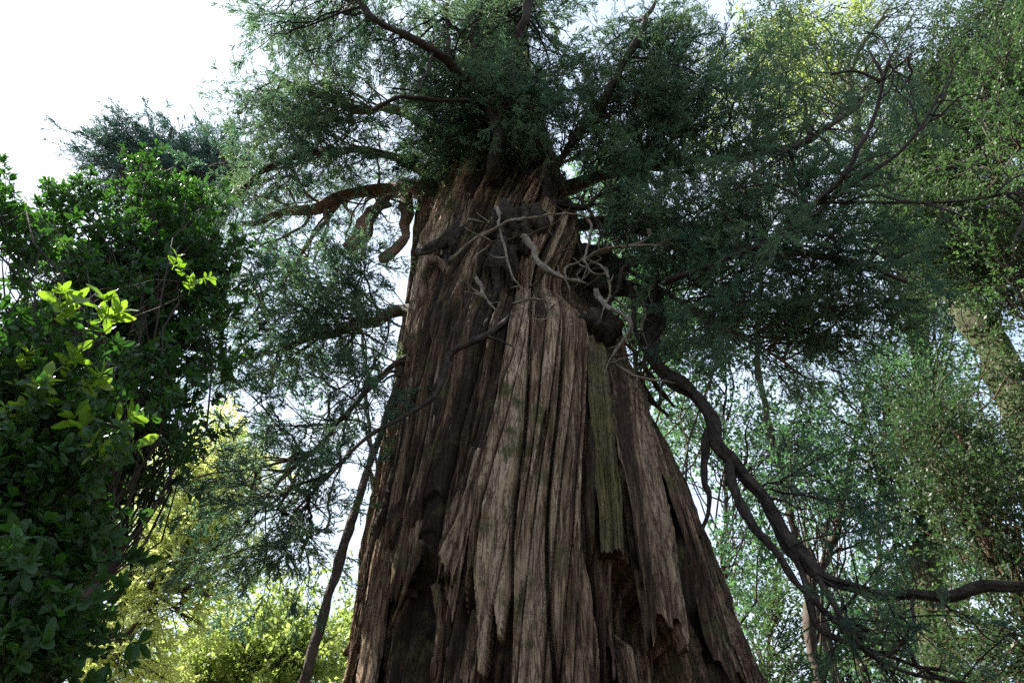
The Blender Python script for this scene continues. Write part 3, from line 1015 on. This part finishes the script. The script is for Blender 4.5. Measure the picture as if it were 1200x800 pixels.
bough([(780, 330, 5.5), (842, 308, 5.2), (900, 280, 4.8), (955, 240, 4.5), (998, 196, 4.2), (1025, 140, 4.0), (1032, 92, 3.8), (1020, 60, 3.7)], 7, 3,
      [(1000, 120, 60, 60, 4.2, 5.0, 4, .5, 7), (960, 210, 60, 40, 4.6, 5.4, 4, .5, 8)], mat='darkbark', wig=.03,
      extra=[([(945, 245, 4.5), (1010, 212, 4.3), (1062, 172, 4.1), (1092, 125, 3.9), (1130, 55, 3.7)], 5, 2),
             ([(960, 235, 4.5), (1040, 235, 4.3), (1120, 236, 4.1), (1200, 224, 3.9)], 4, 2),
             ([(1030, 95, 3.8), (1005, 84, 3.8), (972, 88, 3.8)], 4, 2), ([(955, 240, 4.5), (905, 216, 4.5), (860, 220, 4.5)], 4, 2)] + forks([(842, 308, 5.2), (900, 280, 4.8), (955, 240, 4.5), (998, 196, 4.2), (1025, 140, 4.0), (1032, 92, 3.8)], 9, 60, 150, -20, 120) + forks([(945, 245, 4.5), (1062, 172, 4.1), (1130, 55, 3.7)], 6, 60, 130, -30, 110) + forks([(960, 235, 4.5), (1120, 236, 4.1), (1200, 224, 3.9)], 6, 50, 130, -70, 80))
bough([('s', 690, 300, 0), (760, 330, 6.2), (820, 370, 5.9), (880, 400, 5.7), (930, 440, 5.5)], 9, 3,
      [(830, 360, 50, 30, 5.4, 6.3, 4, .5, 8), (910, 380, 50, 40, 5.2, 6.0, 5, .5, 8), (1000, 390, 60, 50, 4.9, 5.6, 4, .5, 7)])

# big hanging limb on the right
bough([('s', 735, 322, -.1), (758, 345, 6.3), (768, 378, 6.2), (766, 410, 6.1), (780, 437, 6.0), (808, 456, 5.9), (826, 490, 5.8), (842, 522, 5.7),
       (870, 548, 5.6), (897, 585, 5.5), (925, 628, 5.4), (952, 662, 5.3), (1000, 681, 5.1), (1050, 690, 5.0), (1098, 700, 4.8), (1150, 692, 4.7), (1205, 676, 4.5), (1270, 640, 4.3)],
      19, 8, [(990, 740, 50, 25, 4.9, 5.5, 2, .4, 6), (1080, 770, 60, 20, 4.6, 5.2, 2, .4, 6), (960, 610, 40, 40, 5.0, 5.6, 1, .35, 5)], wig=.06, ns=16, rough=.26, mat='darkbark', size=.26,
      extra=[([(842, 545, 5.65), (868, 585, 5.5), (900, 635, 5.4), (935, 690, 5.3), (985, 735, 5.2), (1012, 752, 5.1)], 11, 7),
             ([(828, 500, 5.8), (825, 550, 5.75), (829, 585, 5.7), (820, 630, 5.6)], 10, 4),
             ([(952, 662, 5.3), (975, 705, 5.1), (1005, 750, 5.0), (1060, 785, 4.8), (1130, 800, 4.7)], 10, 4),
             ([(925, 628, 5.4), (940, 700, 5.3), (960, 745, 5.2), (1040, 775, 5.1), (1100, 790, 5.0)], 10, 4),
             ([(800, 452, 5.9), (780, 440, 5.7), (770, 470, 5.7)], 6, 3)] + forks([(842, 522, 5.7), (897, 585, 5.5), (952, 662, 5.3), (1000, 681, 5.1), (1098, 700, 4.8)], 12, 50, 140, -110, 40, 3.6, 1.3) + forks([(985, 735, 5.2), (1060, 785, 4.8), (1130, 800, 4.7)], 6, 40, 100, -60, 80, 3, 1.2))
# long dead branch across the trunk to the lower left
bough([('s', 605, 372, .1), ('s', 575, 412, .22), ('s', 545, 437, .3), (512, 462, 5.3), (470, 490, 5.2), (430, 512, 5.1), (385, 560, 5.0), (340, 602, 4.9)], 8, 3,
      [(330, 610, 25, 15, 4.8, 5.2, 1, .3, 5)], mat='darkbark', wig=.03, name='dead_branch',
      extra=[(([('s', 575, 412, .22), ('s', 590, 420, .3), ('s', 602, 428, .3)]), 4, 2), ([(430, 512, 5.1), (440, 540, 5.1), (436, 590, 5.1)], 3, 2)])
# broken stubs under the left bough
for pts, w0, w1 in (([(452, 232, 6.6), (438, 250, 6.5), (425, 275, 6.4), (410, 291, 6.35)], 15, 13),
                    ([(478, 232, 6.6), (476, 262, 6.5), (472, 282, 6.45), (448, 305, 6.4)], 12, 9),
                    ([('s', 545, 262, 0), ('s', 520, 308, .25), ('s', 512, 305, .3)], 14, 9),
                    ([(535, 330, 5.9), ('s', 520, 315, .2), (505, 308, 5.8)], 12, 8)):
    bough(pts, w0, w1, mat='redlimb' if pts[0][0] != 's' else 'darkbark', name='broken_branch', wig=.03, rough=.32, ns=16)
# bleached twisted dead wood at the knot
for pts, w0, w1 in (([('s', 540, 322, .25), ('s', 570, 308, .4), ('s', 600, 297, .5), ('s', 630, 290, .55), ('s', 655, 295, .6), (686, 303, 5.5), (705, 295, 5.4), (740, 290, 5.3), (783, 287, 5.2)], 6, 5),
                    ([('s', 611, 300, .3), ('s', 618, 318, .38), ('s', 628, 338, .4), ('s', 645, 350, .4), ('s', 672, 354, .35)], 10, 9),
                    ([(760, 268, 5.3), (758, 280, 5.3), (745, 288, 5.3), (715, 296, 5.4), (690, 305, 5.5)], 4, 7),
                    ([(686, 302, 5.5), (700, 312, 5.5), (709, 325, 5.5), (708, 345, 5.55), (700, 375, 5.6)], 6, 4),
                    ([(684, 304, 5.5), (690, 322, 5.5), (706, 323, 5.5)], 5, 4),
                    ([('s', 679, 356, .3), ('s', 690, 380, .35), ('s', 704, 400, .4), (722, 418, 5.75), (738, 438, 5.75), (758, 446, 5.75), (790, 447, 5.75)], 8, 5),
                    ([(735, 312, 5.7), (728, 335, 5.7), (716, 355, 5.7), (700, 370, 5.7)], 9, 7),
                    ([('s', 585, 265, .3), ('s', 588, 292, .35), ('s', 596, 325, .3), ('s', 612, 355, .2)], 6, 5),
                    ([('s', 602, 371, .2), ('s', 620, 374, .28), ('s', 635, 380, .3), ('s', 638, 400, .3)], 4, 3),
                    ([(735, 330, 5.9), (742, 365, 5.9), (745, 390, 5.9), (760, 430, 5.9)], 8, 4),
                    ([(745, 335, 5.9), (755, 360, 6.0), (752, 395, 6.0), (765, 425, 6.0)], 6, 3),
                    ([('s', 700, 310, .1), (740, 306, 5.9), (790, 300, 5.8)], 22, 14),
                    ([('s', 560, 330, .1), ('s', 570, 355, .15), ('s', 590, 378, .1)], 7, 5),
                    ([('s', 690, 360, .3), ('s', 706, 392, .4), (716, 420, 5.6), (708, 440, 5.6)], 3, 2)):
    w0, w1 = (w0, w1) if w0 > 20 else (w0 * .8, w1 * .75)
    bough(pts, w0, w1, mat='darkbark' if w0 > 20 or pts[0][0] == 735 and w1 != 7 else 'deadwood', name='dead_branch', wig=.055, ns=9, rough=.34, taper=True)

for k in range(22):
    x, y = rng.uniform(535, 770), rng.uniform(255, 345)
    p0 = S(min(x, 690), y, .05) if x < 690 else P(x, y, 5.9)
    d = norm(np.array([rng.normal(.15, .8), -abs(rng.normal(.6, .4)), rng.normal(-.15, .6)]))
    ln = rng.uniform(.3, .85)
    a = Acc()
    limb(a, [p0, p0 + d * ln * .35 + rng.normal(0, .06, 3), p0 + d * ln * .7 + rng.normal(0, .1, 3), p0 + d * ln + rng.normal(0, .14, 3)],
         rng.uniform(.010, .026), .004, .05, .045, 7, .35)
    a.build('dead_twig', M['deadwood'] if k % 3 == 0 else M['limb'], giant, True)

# ------------------------------------------------------------------ leaning dead stem
_u, _t = P(357, 800, 5.6), P(470, 430, 6.3)
_b = _t + (_u - _t) * (_t[2] / (_t[2] - _u[2]))
a = Acc()
_q = np.linspace(0, 1, 110)[:, None]
C = _b + (_t - _b) * _q + np.hstack([0.05 * (vnoise(_q * 7, _q * 0, k) - 0.5) for k in (5, 6, 7)])
tube(a, C, (0.052 - 0.022 * _q[:, 0]) * (1 + 0.2 * (vnoise(_q[:, 0] * 16, _q[:, 0] * 0, 8) - 0.5)), 14, 0.2)
stem = a.build('dead_stem', M['limb'], None, True)
tag(stem, 'slim bare dead stem leaning against the left flank of the giant trunk', 'dead tree')


# ------------------------------------------------------------------ other trees
def tree(name, label, cat, base, path, r0, r1, regs, leafmat, tpls, size, barkmat='limb', group=None, limbs=(), sub_r=0.02, twigs=4, tufts=3,
         twig_len=(0.3, 0.7), lift=0.1, droop=-0.12, wig=0.06, along=20, wob=.14):
    root = empty(name, base, label, cat, group)
    tr = Acc()
    spine = limb(tr, [np.array(base) + [0, 0, -.05]] + list(path), r0, r1, wig, 0.15, 14, 0.14)
    t = tr.build('trunk', M[barkmat], root, True)
    wood, leaf = Acc(), Acc()
    sp = [spine]
    for q, a0, a1 in limbs:
        q = np.array(q)
        q[0] = spine[np.linalg.norm(spine - q[0], axis=1).argmin()]
        sp.append(limb(wood, q, a0, a1, wig, 0.1, 8, 0.15))
    sp = np.concatenate(sp)
    for (cx, cy_, rx, ry, Y0, Y1, n, rad, nsub) in regs:
        grow(wood, leaf, sp, region(cx, cy_, rx, ry, Y0, Y1, n), rad, nsub, tpls, size, twigs, tufts, sub_r=sub_r, twig_len=twig_len, lift=lift, droop=droop, along=along, wob=wob)
    if wood.n:
        wood.build('branches', M[barkmat], root, True)
    leaf.build('crown', M[leafmat], root)
    return root, spine


# left: middle broad-leaved tree
tree('broadleaf_tree', 'dense dark green broad leaved tree on the left under open sky', 'tree', (-4.0, 4.7, 0),
     [P(60, 760, 4.5), P(85, 640, 4.6), P(115, 520, 4.7), P(145, 420, 4.8), P(165, 330, 5.0), P(180, 230, 5.1)], .14, .03,
     [(195, 232, 50, 35, 4.7, 5.6, 6, .38, 6), (215, 280, 55, 50, 4.6, 5.6, 6, .42, 6), (135, 300, 50, 40, 4.5, 5.4, 7, .48, 8),
      (85, 235, 18, 25, 4.6, 5.0, 3, .33, 6), (190, 350, 80, 50, 4.4, 5.4, 8, .42, 6), (200, 430, 60, 60, 4.3, 5.2, 6, .42, 6),
      (110, 380, 70, 60, 4.4, 5.2, 6, .42, 6), (120, 500, 90, 50, 4.2, 5.0, 7, .42, 6)],
     'glossy', T_ROSE, .17, 'limb', sub_r=.011, twig_len=(.15, .4), twigs=5, tufts=3)
# left: near shrub with big leaves
near, sp_ = tree('understory_tree', 'near shrubby tree at the left edge with large dark leaves and young shoots coloured bright as if sunlit', 'tree', (-2.35, 2.6, 0),
                 [P(20, 740, 2.6), P(8, 650, 2.6), P(15, 560, 2.65), P(30, 470, 2.7), P(20, 380, 2.8)], .13, .03,
                 [(50, 450, 50, 50, 2.4, 2.9, 6, .25, 7), (38, 540, 45, 50, 2.4, 2.9, 6, .22, 7), (25, 620, 35, 50, 2.4, 2.8, 5, .2, 7),
                  (0, 720, 30, 60, 2.3, 2.8, 5, .2, 7), (60, 690, 18, 25, 2.3, 2.8, 2, .13, 4), (20, 260, 20, 30, 3.0, 3.3, 2, .25, 5), (5, 240, 10, 30, 3.0, 3.3, 2, .2, 5),
                  (75, 780, 18, 12, 2.4, 2.7, 2, .12, 4), (20, 400, 30, 60, 2.6, 3.0, 4, .3, 6)],
                 'glossy', T_ROSE, .145, 'darkbark', sub_r=.007, twig_len=(.1, .28), twigs=4, tufts=2)
for cx, cy_, n, s in ((62, 376, 3, .2), (118, 384, 3, .2), (40, 480, 3, .2), (92, 462, 2, .18), (105, 512, 3, .2), (205, 325, 2, .15), (228, 335, 2, .15), (70, 430, 2, .17), (22, 505, 2, .16), (110, 540, 2, .15), (8, 440, 2, .17)):
    lf, wd = Acc(), Acc()
    Y = 2.35 if cx < 200 else 3.0
    c = P(cx, cy_, Y)
    pos = c + rng.normal(0, .03, (n, 3))
    s0 = sp_[np.linalg.norm(sp_ - c, axis=1).argmin()]
    place(lf, T_ROSE, pos, rng.normal(0, .5, (n, 3)) + [0.3, 0, .9], np.full(n, s), rng.uniform(.2, 1, n))
    B = bez(np.repeat(s0[None], n, 0), pos, 8, .1, .08)
    tubes(wd, B, .004 * np.linspace(1.3, .6, 8)[None] * np.ones((n, 1)))
    sh = wd.build('young_shoot', M['limb'], near, True)
    lf.build('leaves', M['young'], sh)

# left: yellow-green tree and its neighbours, farther away
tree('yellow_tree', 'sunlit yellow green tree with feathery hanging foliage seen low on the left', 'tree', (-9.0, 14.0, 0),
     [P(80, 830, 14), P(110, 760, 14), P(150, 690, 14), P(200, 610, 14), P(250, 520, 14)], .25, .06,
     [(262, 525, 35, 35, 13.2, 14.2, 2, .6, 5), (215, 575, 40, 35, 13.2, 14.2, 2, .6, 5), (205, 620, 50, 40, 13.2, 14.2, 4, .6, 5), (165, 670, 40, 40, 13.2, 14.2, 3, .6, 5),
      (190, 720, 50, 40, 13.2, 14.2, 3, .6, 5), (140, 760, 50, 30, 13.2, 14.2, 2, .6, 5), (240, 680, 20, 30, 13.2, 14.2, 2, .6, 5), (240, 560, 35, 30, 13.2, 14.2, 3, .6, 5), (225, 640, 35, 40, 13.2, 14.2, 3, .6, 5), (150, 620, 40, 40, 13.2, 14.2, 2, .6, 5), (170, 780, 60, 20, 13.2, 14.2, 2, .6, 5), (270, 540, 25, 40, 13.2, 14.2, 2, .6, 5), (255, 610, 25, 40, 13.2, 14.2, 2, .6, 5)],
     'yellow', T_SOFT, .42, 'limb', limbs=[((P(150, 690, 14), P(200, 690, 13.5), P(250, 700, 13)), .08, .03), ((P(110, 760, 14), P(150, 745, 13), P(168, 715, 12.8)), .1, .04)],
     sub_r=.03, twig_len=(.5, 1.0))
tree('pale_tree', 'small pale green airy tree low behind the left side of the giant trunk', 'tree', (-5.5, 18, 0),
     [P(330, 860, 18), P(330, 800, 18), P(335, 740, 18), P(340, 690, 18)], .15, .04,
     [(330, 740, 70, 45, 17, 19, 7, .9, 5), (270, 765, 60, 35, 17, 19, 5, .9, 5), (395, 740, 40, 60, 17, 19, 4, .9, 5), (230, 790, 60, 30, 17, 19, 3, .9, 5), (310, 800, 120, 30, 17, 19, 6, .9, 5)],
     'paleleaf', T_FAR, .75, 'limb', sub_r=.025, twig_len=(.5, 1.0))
tree('blue_conifer', 'hazy blue green conifer top rising behind the broad leaved tree on the left', 'tree', (-9.5, 11, 0),
     [P(170, 500, 11), P(180, 330, 11), P(190, 220, 11), P(200, 150, 11)], .3, .04,
     [(150, 175, 22, 18, 10.5, 11.5, 3, .6, 8), (205, 180, 50, 22, 10.5, 11.5, 6, .7, 8), (265, 195, 20, 25, 10.5, 11.5, 3, .6, 7), (230, 250, 30, 40, 10.5, 11.5, 2, .7, 6)],
     'bluefir', T_SPRAY, .55, 'limb', sub_r=.025, twig_len=(.4, .9))

# right: mossy giant, other trunks
tree('mossy_tree', 'thick mossy trunk leaning in at the right edge with leafy crown above', 'tree', (9.1, 10, 0),
     [P(1290, 680, 10), P(1205, 490, 10), P(1150, 392, 10.1), P(1100, 320, 10.2), P(1050, 240, 10.2), P(1010, 175, 10.2)], .66, .12,
     [(1050, 215, 45, 50, 7.6, 9.2, 6, .9, 9), (1085, 290, 40, 35, 7.8, 9.2, 4, .8, 9), (1130, 200, 70, 60, 8.5, 11, 9, 1.1, 10), (1150, 90, 60, 70, 8, 11, 10, 1.1, 10), (1060, 60, 70, 60, 8.5, 11, 7, 1.1, 9), (1170, 290, 40, 40, 8.5, 10.5, 6, 1, 10),
      (1190, 20, 60, 60, 7.5, 10, 7, 1, 10), (950, 40, 60, 40, 9, 11, 5, 1, 8)],
     'olive', T_SMALL, .55, 'mossbark', limbs=[((P(1050, 240, 10.2), P(1060, 215, 9.2), P(1040, 180, 8.4)), .09, .03), ((P(1100, 320, 10.2), P(1110, 290, 9.2), P(1080, 270, 8.4)), .08, .03), ((P(1050, 240, 10.2), P(1110, 190, 9.4), P(1160, 150, 8.8)), .1, .03), ((P(1100, 320, 10.2), P(1140, 250, 9.5), P(1180, 180, 9)), .16, .06), ((P(1050, 240, 10.2), P(1080, 150, 9.8), P(1130, 60, 9.4)), .14, .05),
                                              ((P(1000, 150, 10.2), P(1000, 80, 10), P(1040, 10, 9.8)), .1, .04)], sub_r=.016, twig_len=(.4, .9), along=45, wob=.24)
tree('slender_mossy_tree', 'slender moss covered trunk standing upright behind the hanging limb on the right', 'tree', (7.2, 13, 0),
     [P(1098, 760, 13), P(1092, 640, 13), P(1086, 520, 13), P(1080, 400, 13), P(1060, 290, 13), P(1030, 180, 13)], .30, .14,
     [(1060, 420, 60, 60, 11.5, 14, 4, 1, 8), (1010, 470, 60, 60, 11.5, 14, 3, 1, 8), (1080, 340, 80, 40, 11.5, 14, 5, 1, 8), (1040, 560, 50, 60, 11.5, 14, 2, .9, 6)],
     'bluegreen', T_SMALL, .55, 'mossbark', sub_r=.03, twig_len=(.4, .9))
tree('orange_tree', 'leaning trunk with reddish brown bark behind the end of the hanging limb, lower right', 'tree', (6.9, 9.2, 0),
     [P(1240, 800, 9.2), P(1196, 710, 9.2), P(1150, 630, 9.3), P(1115, 560, 9.4), P(1090, 490, 9.5)], .16, .02,
     [(1098, 500, 25, 35, 8.8, 9.4, 3, .5, 8), (1170, 590, 40, 50, 8.2, 9.3, 3, .7, 8), (1100, 560, 30, 50, 8.2, 9.3, 2, .6, 7), (1180, 470, 30, 50, 8.6, 10, 3, .7, 8), (1165, 770, 60, 30, 8.6, 10, 5, .7, 8), (1120, 680, 40, 30, 9, 10, 1, .6, 6)],
     'olive', T_SMALL, .45, 'orangebark', sub_r=.022)
tree('dark_trunk_tree', 'thin dark slanting trunk behind the hanging limb right of the giant', 'tree', (6.1, 14, 0),
     [P(955, 760, 14), P(970, 650, 14), P(985, 590, 14), P(1005, 520, 14), P(1020, 440, 14)], .13, .06,
     [(960, 520, 60, 60, 13, 15, 3, 1, 7), (1000, 610, 50, 40, 13, 15, 1, .9, 6)], 'bluegreen', T_SMALL, .6, 'limb', sub_r=.03, twig_len=(.4, .9))

# right and behind: middle distance trees
far = [
    ('blue green leafy tree filling the gap just right of the giant trunk', 18, [(850, 800), (845, 700), (850, 560), (850, 430)], 'bluegreen',
     [(815, 450, 50, 60, 16, 19, 5, 1.0, 8), (850, 560, 50, 60, 16, 19, 5, 1.0, 8), (890, 480, 60, 60, 16, 19, 5, 1.0, 8), (865, 660, 40, 50, 16, 19, 3, 1.0, 7), (800, 380, 60, 40, 16, 19, 4, 1.0, 9)]),
    ('mid green leafy tree low between the hanging limb and the giant trunk', 22, [(905, 840), (900, 780), (905, 720), (910, 640)], 'midleaf',
     [(890, 720, 40, 50, 20, 24, 6, 1.1, 8), (940, 760, 60, 40, 20, 24, 5, 1.1, 8), (930, 640, 50, 40, 20, 24, 4, 1.2, 8)]),
    ('tall sparse leafy tree standing far behind the slender mossy trunk', 20, [(1020, 840), (1025, 740), (1030, 600), (1040, 440), (1050, 330)], 'bluegreen',
     [(1010, 700, 60, 60, 18, 22, 6, 1.2, 8), (1080, 720, 60, 50, 18, 22, 6, 1.2, 8), (1120, 480, 50, 70, 18, 22, 9, 1.2, 9), (1150, 600, 40, 50, 18, 22, 5, 1.2, 9), (1000, 560, 50, 60, 18, 22, 4, 1.2, 8), (1040, 780, 120, 25, 18, 22, 6, 1.2, 8)]),
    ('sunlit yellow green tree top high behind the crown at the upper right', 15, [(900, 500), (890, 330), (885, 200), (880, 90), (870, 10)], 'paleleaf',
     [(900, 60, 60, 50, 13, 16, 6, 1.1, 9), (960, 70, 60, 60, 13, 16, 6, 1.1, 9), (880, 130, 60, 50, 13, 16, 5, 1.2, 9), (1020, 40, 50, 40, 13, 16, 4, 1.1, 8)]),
    ('bright leafy tree reaching in at the upper right corner of the view', 8, [(1330, 500), (1300, 330), (1260, 200), (1220, 80)], 'midleaf',
     [(1180, 60, 40, 60, 7, 8.5, 7, .8, 10), (1185, 160, 30, 50, 7, 8.5, 5, .8, 10), (1190, 270, 30, 50, 7, 8.5, 4, .8, 9)]),
    ('green leafy tree in the far background behind the giant crown', 16, [(760, 520), (740, 380), (730, 240), (720, 130)], 'bluegreen',
     [(740, 330, 60, 60, 14, 18, 6, 1.2, 9), (700, 200, 60, 50, 14, 18, 4, 1.2, 9), (800, 260, 70, 60, 14, 18, 6, 1.2, 9), (900, 380, 60, 40, 14, 18, 5, 1.2, 9)]),
    ('slim bluish leafy tree seen through the boughs just left of the giant trunk', 17, [(440, 840), (440, 640), (430, 480), (420, 330)], 'bluegreen',
     [(390, 300, 50, 40, 16, 18, 2, 0.8, 5), (330, 440, 30, 40, 16, 18, 1, 0.8, 5)]),
]
for label, Y, path, mat, regs in far:
    regs = [(a_, b_, c_, d_, e_, f_, max(1, int(g_ * .6 + .5)), h_, max(4, int(i_ * .7))) if 13 < Y and a_ > 770 else (a_, b_, c_, d_, e_, f_, g_, h_, i_) for a_, b_, c_, d_, e_, f_, g_, h_, i_ in regs]
    q = [P(x, y, Y) for x, y in path]
    tree('leafy_tree', label, 'tree', (float(q[0][0]), float(Y), 0.0), q, .10, .03, regs, mat, T_SMALL if Y < 10 else T_FAR, .5 if Y < 10 else .8, 'limb', 'trees standing behind the giant',
         sub_r=.03, twig_len=(.5, 1.1))
# giant's crown above the view: unseen boughs added to block light from above
top, lf = Acc(), Acc()
sp = limb(top, [(float(cxf(17)), 7, 17), (float(cxf(17)) + .3, 6.6, 20), (float(cxf(17)) - .4, 6.2, 23.5)], .25, .08, .1, .2, 10)
cc = np.column_stack([rng.normal(-0.3, 2.0, 22), rng.uniform(3.5, 8.5, 22), rng.uniform(19, 24, 22)])
cc = cc[(cc[:, 2] - 1.6) / cc[:, 1] > 2.35]
grow(top, lf, sp, cc, 1.0, 7, T_SOFT, .6, 4, 3, sub_r=.03, along=20)
b = top.build('branch', M['limb'], giant, True)
lf.build('foliage', M['conifer'], b)

# unseen forest foliage added beside and behind the viewer to shade the scene
wd = Acc()
n = 5000
az = rng.uniform(R(62), R(298), n)
rad = rng.uniform(7, 20, n)
h = rng.uniform(0.3, 6.0, n)
keep = vnoise(az * 5, h * 0.35, 91) > 0.42
wx, wy = project(np.column_stack([np.sin(az) * rad, np.cos(az) * rad, h]))
ahead = (np.cos(az) * rad * CP + (h - 1.6) * SP) > -1.5
keep &= ~(ahead & (np.abs(wx - 600) < 1000) & (wy > -400))
az, rad, h = az[keep], rad[keep], h[keep]
place(wd, T_FAR, np.column_stack([np.sin(az) * rad, np.cos(az) * rad, h]), rng.normal(0, 1, (len(az), 3)), rng.uniform(1.2, 2.0, len(az)), rng.random(len(az)))
tag(wd.build('shade_woodland', M['midleaf']), 'unseen green forest foliage added behind the viewer for shade', 'forest', None, 'stuff')
print('TRIS', sum(len(o.data.polygons) for o in scene.objects if o.type == 'MESH'))
